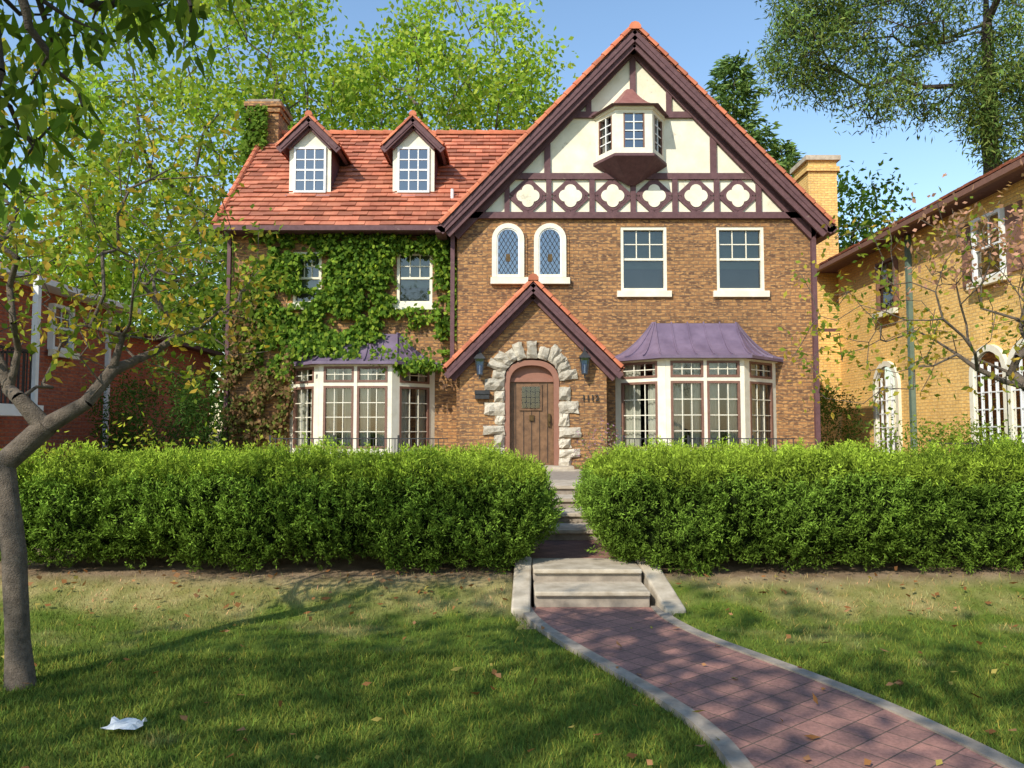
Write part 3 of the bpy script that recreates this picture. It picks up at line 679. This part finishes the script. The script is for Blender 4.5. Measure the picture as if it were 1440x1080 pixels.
b=MB()
slope(b,(GX-.55,23.8,6.62),(0,-1,0),(1,0,.5),13.3,4.6,TILE,tw=.3,ex=.34,th=.05)
b.add([(GX-.5,10.5,6.60),(21.5,10.5,6.60),(21.5,23.8,6.60),(GX-.5,23.8,6.60),(13.55,14,8.6),(17,14,8.6),(17,20,8.6),(13.55,20,8.6)],[(0,1,5,4),(1,2,6,5),(2,3,7,6),(4,5,6,7)],TILE)
b.box(GX-.5,21.5,10.5,23.8,6.50,6.58,WOOD); b.box(GX-.62,GX-.5,10.5,23.8,6.48,6.60,WIN_BROWN)
b.box(8.4,GX+.5,23.3,28.2,4.6,4.7,WOOD); b.obj('roof',G)
b=MB()
b.M=Matrix(((0,1,0,GX),(-1,0,0,0),(0,0,1,0),(0,0,0,1)))
dhung(b,-20.65,-19.65,4.75,6.1,-.14,cols=2,rows=2,frame=WIN_BROWN,upper=CURT,lower=DARK)
dhung(b,-16.3,-15.3,4.75,6.1,-.14,cols=2,rows=2,frame=WHITE,upper=BLIND,lower=DARK)
for s in((-16.8,-16.32),(-15.28,-14.8)): b.box(s[0],s[1],-.05,-.002,4.75,6.1,WIN_BROWN)
for c_,hw in((-20.4,.55),(-16.0,.5),(-14.75,.5)):
    b.strip(arch(c_,hw+.14,1.0,2.75,hw+.14),arch(c_,hw,1.0,2.75,hw),-.08,0,CREAM)
    b.prism(arch(c_,hw,1.0,2.75,hw),-.02,-.005,DARK)
    b.prism(arch(c_,hw-.02,1.0,2.75,hw-.02),-.032,-.03,GLASSB)
    for q in(-1,0,1): b.box(c_+q*hw/2-.014,c_+q*hw/2+.014,-.06,-.035,1,3.0,WHITE)
    for q in range(5): b.box(c_-hw,c_+hw,-.055,-.036,1.3+q*.36,1.325+q*.36,WHITE)
b.box(-19.1,-18.98,-.12,-.01,.5,6.48,GUT)
b.obj('windows_and_downspout',G)
# ------------------------------------------------------------ vegetation
def lerp_col(pal,n):
    pal=np.array(pal); i=rng.integers(0,len(pal),n); return pal[i]*rng.uniform(.75,1.25,(n,1))
def blob(c,r,n,shell=.0):
    d=nrm(rng.normal(size=(n,3))); t=rng.uniform(shell**3,1,n)**(1/3); return np.array(c)+d*t[:,None]*np.array(r)
def make_tree(name,trunk,att,r0,bark,leafsets,rtip=.006,seg=.5,jit=.06,pw=.7):
    T=empty(name); pos=[np.array(trunk[0],float)]; par=[-1]
    for p in trunk[1:]:
        p=np.array(p,float); q=pos[-1]; k=max(1,int(np.linalg.norm(p-q)/seg))
        for i in range(1,k+1): pos.append(q+(p-q)*i/k+(rng.normal(0,jit*.12,3) if i<k else 0)); par.append(len(pos)-2)
    plen=[0]*len(pos)
    for i in range(1,len(pos)): plen[i]=plen[par[i]]+np.linalg.norm(pos[i]-pos[par[i]])
    tip=pos[-1]; start=max(1,int(len(pos)*.45)) ; order=np.argsort(np.linalg.norm(att-tip,axis=1)); tips=[]
    A_=np.array(pos)
    for a in att[order]:
        d=np.linalg.norm(A_-a,axis=1)+.22*np.array(plen); d[:start]+=50; j=int(np.argmin(d)); q=A_[j]; L=np.linalg.norm(a-q); k=max(1,int(L/seg)); new=[]
        for i in range(1,k+1):
            t=i/k; p=q+(a-q)*t+np.array([0,0,.12*L*math.sin(math.pi*t)])+(rng.normal(0,jit,3) if i<k else 0)
            par.append(j if i==1 else len(plen)-1); plen.append(plen[par[-1]]+L/k); new.append(p)
        A_=np.vstack([A_]+[n_[None] for n_ in new]); tips.append(len(A_)-1)
    n=len(A_); cnt=np.zeros(n); cnt[tips]=1
    for i in range(n-1,0,-1): cnt[par[i]]+=cnt[i]
    rad=np.maximum(rtip,r0*(cnt/cnt.max())**pw); rad[0]*=1.3
    par=np.array(par); ch=np.arange(1,n); p0,p1=A_[par[ch]],A_[ch]; ax=nrm(p1-p0); ref=np.where(np.abs(ax[:,2:3])>.9,np.array([[1.,0,0]]),np.array([[0,0,1.]])); s1=nrm(np.cross(ax,ref)); s2=np.cross(ax,s1)
    K=10 if r0>.06 else 6; th=np.arange(K)*2*np.pi/K; V=np.empty((n-1,2*K,3)); ra=np.minimum(rad[par[ch]],rad[ch]*1.4)[:,None]; rb=rad[ch][:,None]
    for k,t in enumerate(th):
        dd=s1*np.cos(t)+s2*np.sin(t); V[:,k]=p0+dd*ra; V[:,K+k]=p1+ax*rb*.3+dd*rb
    base=(np.arange(n-1)*2*K)[:,None,None]; f=np.array([[k,(k+1)%K,K+(k+1)%K,K+k] for k in range(K)])[None]+base
    o=fastmesh('trunk_and_limbs',V.reshape(-1,3),f.reshape(-1,4),None,bark,T); o.data.polygons.foreach_set('use_smooth',[True]*len(o.data.polygons))
    leafsets(A_,np.array(tips),cnt,T); return T
def std_leaves(per,cr,L,W,pal,clvar=.25,thin=6,mat=LEAF,droop=-.2,stretch=(1,1,.7),colfn=None):
    def f(A_,tips,cnt,T):
        cand=np.where(cnt<=thin)[0]; n=len(cand)*per; src=np.repeat(cand,per)
        P=A_[src]+np.clip(rng.normal(size=(n,3)),-2,2)*cr*np.array(stretch); D=rng.normal(size=(n,3)); D[:,2]+=droop
        cl=rng.uniform(1-clvar,1+clvar,len(A_))[src][:,None]; c=lerp_col(pal,n)*cl
        if colfn is not None: c=colfn(P,c)
        leaves('foliage',P,D,rng.uniform(.7,1.3,n)*L,rng.uniform(.7,1.3,n)*W,c,mat,T)
    return f
PAL_MAPLE=[(.23,.33,.045),(.30,.39,.06),(.17,.27,.04),(.37,.41,.07)]
PAL_DK=[(.08,.15,.027),(.12,.20,.033),(.16,.23,.04)]
def bigtree(name,x,y,h,rx,rz_,cz,n,per,L,pal=PAL_MAPLE,r0=.36,cr=.64):
    att=np.vstack([blob((x,y,cz),(rx,rx*.8,rz_),n,.25)])
    make_tree(name,[(x,y,.5),(x+.3,y,h*.25),(x-.2,y,h*.5)],att,r0,BARKG,std_leaves(per,cr,L,L*.6,pal,.3,thin=2),rtip=.02,seg=1.6,jit=.22,pw=.62)
bigtree('maple_tree',-12.0,33,20,7.8,8.2,12.9,350,140,.27)
bigtree('maple_tree',-3.0,35,21,6.3,7.8,13.8,310,140,.27)
bigtree('maple_tree',-20.5,32,15,5.5,5.2,7.6,200,100,.28)
bigtree('maple_tree',-30,40,18,7,7,8,160,70,.4)
bigtree('maple_tree',-10,27,12,3.5,3.5,5.2,120,100,.24,pal=PAL_DK,r0=.25)
bigtree('maple_tree',13.2,31,14,3.6,5,7.4,150,100,.26,pal=PAL_DK)
bigtree('maple_tree',26,42,16,8,6,8,120,70,.4)
def spruce(name,x,y,h,r,nb,pal):
    T=empty(name); b=MB(); b.M=Matrix.Translation((x,y,0)); vs=[(math.cos(t*.785)*.2,math.sin(t*.785)*.2,.3) for t in range(8)]+[(0,0,h)]
    b.add(vs,[(k,(k+1)%8,8) for k in range(8)],BARK); b.obj('trunk',T)
    P=[];D=[]
    for i in range(nb):
        z=h*(.3+.69*(i/nb)**.85); rr=r*(1-z/h)**.8*random.uniform(.5,1.25)+.15; a=random.uniform(0,6.28); m=int(100*rr/r)+18
        t=rng.uniform(.1,1,m)**.7; px=x+math.cos(a)*rr*t; py=y+math.sin(a)*rr*t; pzv=z-rr*.25*t+rr*.25*t*t
        w_=.08+.15*rr*(1-t)*.6; P.append(np.stack([px+rng.normal(0,1,m)*w_,py+rng.normal(0,1,m)*w_,pzv+rng.normal(0,.08,m)-.1],1))
        D.append(np.stack([math.cos(a)+rng.normal(0,.6,m),math.sin(a)+rng.normal(0,.6,m),rng.normal(-.25,.35,m)],1))
    P=np.vstack(P);D=np.vstack(D);n=len(P); leaves('needles',P,D,rng.uniform(.2,.42,n),rng.uniform(.06,.12,n),lerp_col(pal,n),YEW,T)
SP=[(.13,.21,.06),(.09,.16,.05),(.19,.27,.07)]
spruce('spruce_tree',8.9,30,16.8,5.2,270,SP); spruce('spruce_tree',11.8,33,14.5,4.6,220,SP)
at=np.vstack([blob((12.8,24.8,16.2),(4.6,2.2,2.5),230),blob((9.9,24.6,14.1),(1.6,1.2,1.5),60),blob((16.4,24.6,12.8),(1.7,1.4,2.4),110),blob((12.6,24.6,12.6),(2.6,1.2,.7),34)])
PALN=[(.08,.14,.035),(.12,.19,.045),(.19,.24,.06)]
make_tree('old_spruce_tree',[(16.3,25.5,.4),(16.2,25.5,8),(16.25,25.5,15.5),(16.2,25.5,22)],at,.27,BARK,std_leaves(150,.27,.22,.05,PALN,.35,thin=2,mat=YEW,droop=-.6,stretch=(1,1,1.2)),rtip=.020,seg=.8,jit=.16,pw=.7)
at=np.vstack([blob((-2.75,5.2,2.95),(1.15,.8,.9),120),blob((-3.9,5.2,3.3),(1.1,.8,1.2),90),blob((-2.1,5.3,2.45),(.5,.4,.55),40),blob((-3.0,5.1,2.1),(.7,.5,.35),30)])
PALY=[(.22,.26,.04),(.15,.21,.035),(.36,.32,.05),(.42,.28,.05),(.11,.16,.027)]
make_tree('crabapple_tree',[(-3.08,4.92,-.03),(-3.12,4.94,.25),(-3.17,4.95,.8),(-3.30,5.0,1.38),(-3.05,5.02,1.62),(-2.8,5.05,1.78)],at,.072,BARKG,std_leaves(20,.09,.064,.035,PALY,.25,thin=3,stretch=(1,1,1)),rtip=.0030,seg=.16,jit=.022,pw=.70)
at=np.vstack([blob((4.1,7.2,2.85),(1.5,.7,.95),140),blob((4.8,7.2,3.2),(.9,.6,.7),90),blob((3.4,7.1,2.3),(.9,.5,.5),45),blob((5.6,6.9,3.6),(1,1,1),60)])
def pink(P,c):
    m=(P[:,2]>2.9)&(P[:,0]>3.7)&(rng.random(len(P))<.65)
    c=c.copy(); c[m]=np.array([.50,.27,.20])*rng.uniform(.7,1.3,(m.sum(),1)); return c
make_tree('ornamental_tree',[(6.6,6.9,.1),(6.5,6.9,.9),(5.9,7.0,1.5),(5.2,7.1,1.9),(4.6,7.15,2.05)],at,.055,BARKG,std_leaves(12,.10,.064,.038,PALY[:4],.2,thin=3,stretch=(1,1,1),colfn=pink),rtip=.0036,seg=.18,jit=.025,pw=.70)
PALS=[(.06,.11,.02),(.09,.15,.027),(.13,.18,.035)]
def street(A_,tips,cnt,T):
    far=A_[:,1]<1.2; cand=np.where((cnt<=2)&far)[0]; per=30; src=np.repeat(cand,per); n=len(src)
    leaves('foliage',A_[src]+rng.normal(size=(n,3))*.34,rng.normal(size=(n,3)),rng.uniform(.15,.26,n),rng.uniform(.09,.15,n),lerp_col(PALS,n),LEAF,T)
    cand=np.where((cnt<=5)&(A_[:,1]>2.2))[0]; per=9; src=np.repeat(cand,per); n=len(src)
    D=rng.normal(size=(n,3))*.6; D[:,2]-=.9
    leaves('low_foliage',A_[src]+rng.normal(size=(n,3))*.05,D,rng.uniform(.08,.15,n),rng.uniform(.03,.05,n),lerp_col([(.12,.20,.03),(.22,.28,.045),(.08,.13,.022)],n),LEAF,T)
at=np.vstack([blob((-5.0,-3.5,6.6),(4.5,2.6,2.0),165),blob((-1.7,2.95,3.3),(.55,.25,.30),40),blob((-2.0,2.95,2.85),(.28,.25,.40),28),blob((-1.4,3.0,3.45),(.4,.2,.14),16)])
make_tree('street_tree',[(-5.4,-3.8,0),(-5.3,-3.7,2.5),(-5.2,-3.6,5)],at,.2,BARK,street,rtip=.004,seg=.4,jit=.04)
at=blob((1.8,-3.8,6.4),(3.4,2.1,1.8),115)
make_tree('street_tree',[(2,-4.1,0),(1.8,-4.0,2.5),(1.6,-3.9,5)],at,.2,BARK,street,rtip=.008,seg=.5,jit=.08)
def hedge(name,x0,x1,y0,y1,z0,z1,endx,sgn,N):
    T=empty(name); lo=np.array([x0,y0,z0]); hi=np.array([x1,y1,z1]); R_=.34
    def rnd(p):
        q=np.clip(p,lo+R_,hi-R_); d=p-q; nn=nrm(d); p2=q+nn*R_
        h=np.clip((p2[:,2]-z0)/.5,0,1); e=np.clip(1-np.abs(p2[:,0]-endx)/1.2,0,1); p2=p2.copy(); p2[:,0]+=sgn*.34*h*e-sgn*.34*e
        p2[:,1]+= -.16*np.clip((p2[:,2]-z0)/.8,0,1)*(nn[:,1]<-.2)+.12
        dsp=np.array([.15*noise.noise(Vector(v)*1.0)+.14*noise.noise(Vector(v)*2.6+Vector((5,0,0)))+.08*noise.noise(Vector(v)*7.0) for v in p2])
        return p2+nn*dsp[:,None],nn,dsp
    nxs,nys,nzs=int((x1-x0)/.10),18,10; pts=[];faces=[]
    def patch(o,a,bv,na,nb):
        base=len(pts)
        for i in range(na+1):
            for j in range(nb+1): pts.append(o+a*i/na+bv*j/nb)
        for i in range(na):
            for j in range(nb): k=base+i*(nb+1)+j; faces.append((k,k+nb+1,k+nb+2,k+1))
    ex=np.array([x1-x0,0,0]);ey=np.array([0,y1-y0,0]);ez=np.array([0,0,z1-z0])
    patch(lo,ex,ez,nxs,nzs);patch(lo+ey,ex,ez,nxs,nzs);patch(lo+ez,ex,ey,nxs,nys);patch(lo,ey,ez,nys,nzs);patch(lo+ex,ey,ez,nys,nzs)
    p,nn,_=rnd(np.array(pts)); p=p-nn*.11
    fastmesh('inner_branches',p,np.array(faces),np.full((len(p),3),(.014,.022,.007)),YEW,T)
    W_,D_,H_=x1-x0,y1-y0,z1-z0; ar=np.array([W_*H_*1.2,W_*D_*1.0,D_*H_,D_*H_,W_*H_*.25]); fc=rng.choice(5,N,p=ar/ar.sum()); u,v=rng.random(N),rng.random(N); P=np.empty((N,3))
    P[:,0]=x0+u*W_;P[:,1]=y0+v*D_;P[:,2]=z0+v*H_
    P[fc==0,1]=y0; P[fc==1,2]=z1; m=fc==2; P[m,0]=x0;P[m,1]=y0+u[m]*D_; m=fc==3; P[m,0]=x1;P[m,1]=y0+u[m]*D_; P[fc==4,1]=y1
    p,nn,dsp=rnd(P); K=20
    tipn=rng.uniform(-.08,.06,N)+.02; tipn+=(rng.random(N)<.08)*rng.uniform(.02,.11,N); p=p+nn*tipn[:,None]
    ax=nrm(nn+rng.normal(0,.35,(N,3))+np.array([0,0,.85]))
    src=np.repeat(np.arange(N),K); n=N*K; t=rng.uniform(-.8,1,n)
    PP=p[src]+ax[src]*(t*.065)[:,None]+rng.normal(0,.013,(n,3)); DD=ax[src]*.8+rng.normal(0,.7,(n,3))
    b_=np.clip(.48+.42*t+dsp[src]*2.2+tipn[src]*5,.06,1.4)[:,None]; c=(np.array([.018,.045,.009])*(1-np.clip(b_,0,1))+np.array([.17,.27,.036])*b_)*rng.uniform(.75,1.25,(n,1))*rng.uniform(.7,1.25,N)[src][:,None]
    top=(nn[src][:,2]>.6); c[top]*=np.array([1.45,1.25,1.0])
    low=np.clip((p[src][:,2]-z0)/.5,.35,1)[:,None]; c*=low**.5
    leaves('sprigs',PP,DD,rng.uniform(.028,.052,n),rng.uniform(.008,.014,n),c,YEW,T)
hedge('yew_hedge',-5.15,.34,7.42,9.6,.24,1.19,.34,1,13500)
hedge('yew_hedge',.86,9.0,7.42,9.7,.24,1.21,.86,-1,17500)
def shrub(name,c,r,n,L,W,pal,per=40,cr=.16):
    T=empty(name); cl=blob(c,r,n,.55); src=np.repeat(np.arange(n),per); N=len(src)
    P=cl[src]+rng.normal(size=(N,3))*cr; D=rng.normal(size=(N,3)); cc=lerp_col(pal,N)*rng.uniform(.65,1.3,n)[src][:,None]
    P[:,2]=np.maximum(P[:,2],c[2]-r[2]); leaves('foliage',P,D,rng.uniform(.7,1.3,N)*L,rng.uniform(.7,1.3,N)*W,cc,LEAF,T)
    b=MB()
    for i in range(0,n,4):
        p=Vector(cl[i]); q=Vector((c[0]+random.uniform(-.1,.1),c[1],c[2]-r[2])); d=Vector((.012,0,0)); e=Vector((0,.012,0)); b.add([q-d,q+d,q+e,p],[(0,1,3),(1,2,3),(2,0,3)],BARK)
    b.obj('stems',T)
shrub('yew_shrub',(-7.6,16.5,1.6),(1.35,1.0,1.45),130,.10,.03,[(.05,.10,.022),(.08,.14,.03)],80)
shrub('forsythia_shrub',(-5.4,11.2,.90),(2.6,.7,.55),80,.09,.04,[(.26,.34,.04),(.36,.38,.05)],36)
shrub('garden_shrub',(8.6,15.2,1.1),(1.6,.9,.62),90,.09,.04,[(.12,.20,.03),(.22,.28,.04)],50)
shrub('garden_shrub',(8.4,21,1.6),(1.0,1.0,1.2),80,.10,.04,[(.07,.13,.03),(.11,.17,.04)],50)
shrub('flowering_shrub',(1.75,15.2,1.25),(.45,.35,.5),30,.06,.025,[(.36,.20,.32),(.17,.22,.08),(.27,.17,.13)],22,.12)
T=empty('ivy')
def ivy(ells,n,dens,pal,name,L,off=.10,avoid=True):
    pts=[]
    tot=sum(e[2]*e[3]*e[4] for e in ells)
    for cu,cv,ru,rv,wt in ells:
        k=int(n*ru*rv*wt/tot); a=rng.uniform(0,6.283,k); r=np.sqrt(rng.uniform(0,1,k))*(1+.2*rng.normal(size=k)*.6); pts.append(np.stack([cu+np.cos(a)*ru*r,cv+np.sin(a)*rv*r],1))
    q=np.vstack(pts); keep=np.array([noise.noise(Vector((u*.03,v*.03,3)))+.5*noise.noise(Vector((u*.09,v*.09,7)))>dens for u,v in q]); q=q[keep]
    m=(q[:,1]>326)&(q[:,0]<646)
    if avoid:
        m&=~((q[:,0]>560)&(q[:,0]<606)&(q[:,1]>356)&(q[:,1]<428)); m&=~((q[:,0]>422)&(q[:,0]<447)&(q[:,1]>362)&(q[:,1]<405))
    q=q[m]; N=len(q); P=np.stack([(q[:,0]-720)*.01637,17.58-rng.gamma(2,off*.5,N)*1.0,1.6+((.817+.015562*(655-q[:,1])+9.6e-7*(655-q[:,1])**2)-1.6)*1.03],1)
    low=(q[:,1]>465)&(q[:,0]>415)&(q[:,0]<620); P[low,1]-=.45*np.clip((q[low,1]-465)/40,0,1)*1.3
    D=np.stack([rng.normal(0,.5,N),-np.abs(rng.normal(.35,.3,N)),-.7+rng.normal(0,.4,N)],1)
    S=np.stack([rng.normal(0,.5,N),-np.ones(N),rng.normal(0,.5,N)],1)
    leaves(name,P,D,rng.uniform(.6,1.35,N)*L,rng.uniform(.6,1.35,N)*L*.8,lerp_col(pal,N)*rng.uniform(.6,1.2,(N,1)),LEAF,T,S=S)
IV=[(430,345,85,22,1.2),(540,342,100,14,1.2),(405,385,45,35,1),(480,380,62,50,1.2),(520,350,35,40,1),(440,440,72,45,1.1),(505,425,55,60,1.1),(560,445,55,16,.5),(628,410,18,85,1.1),(612,345,30,18,1),(375,455,30,60,.9),(400,490,40,40,.9),(455,480,40,18,.9),(540,490,75,20,.28),(580,516,52,9,1.3),(485,494,35,14,.7),(350,400,14,50,.2)]
ivy(IV,19000,-.2,[(.11,.20,.027),(.18,.29,.038),(.27,.36,.045),(.07,.13,.022)],'green_ivy',.115)
ivy([(352,540,34,95,1),(388,585,22,50,1),(345,450,22,70,.6),(410,520,14,60,.5)],5200,-.15,[(.20,.11,.06),(.30,.19,.09),(.15,.12,.04),(.16,.20,.045)],'withered_ivy',.10,.13)
n=900; P=np.stack([rng.uniform(-7.15,-6.5,n),20.0-rng.gamma(2,.04,n),rng.uniform(8.3,10.2,n)],1); D=np.stack([rng.normal(0,.5,n),-np.abs(rng.normal(.35,.3,n)),-.7+rng.normal(0,.4,n)],1)
leaves('chimney_ivy',P,D,.13,.1,lerp_col([(.10,.18,.025),(.15,.23,.035)],n),LEAF,T,S=np.stack([rng.normal(0,.5,n),-np.ones(n),rng.normal(0,.5,n)],1))
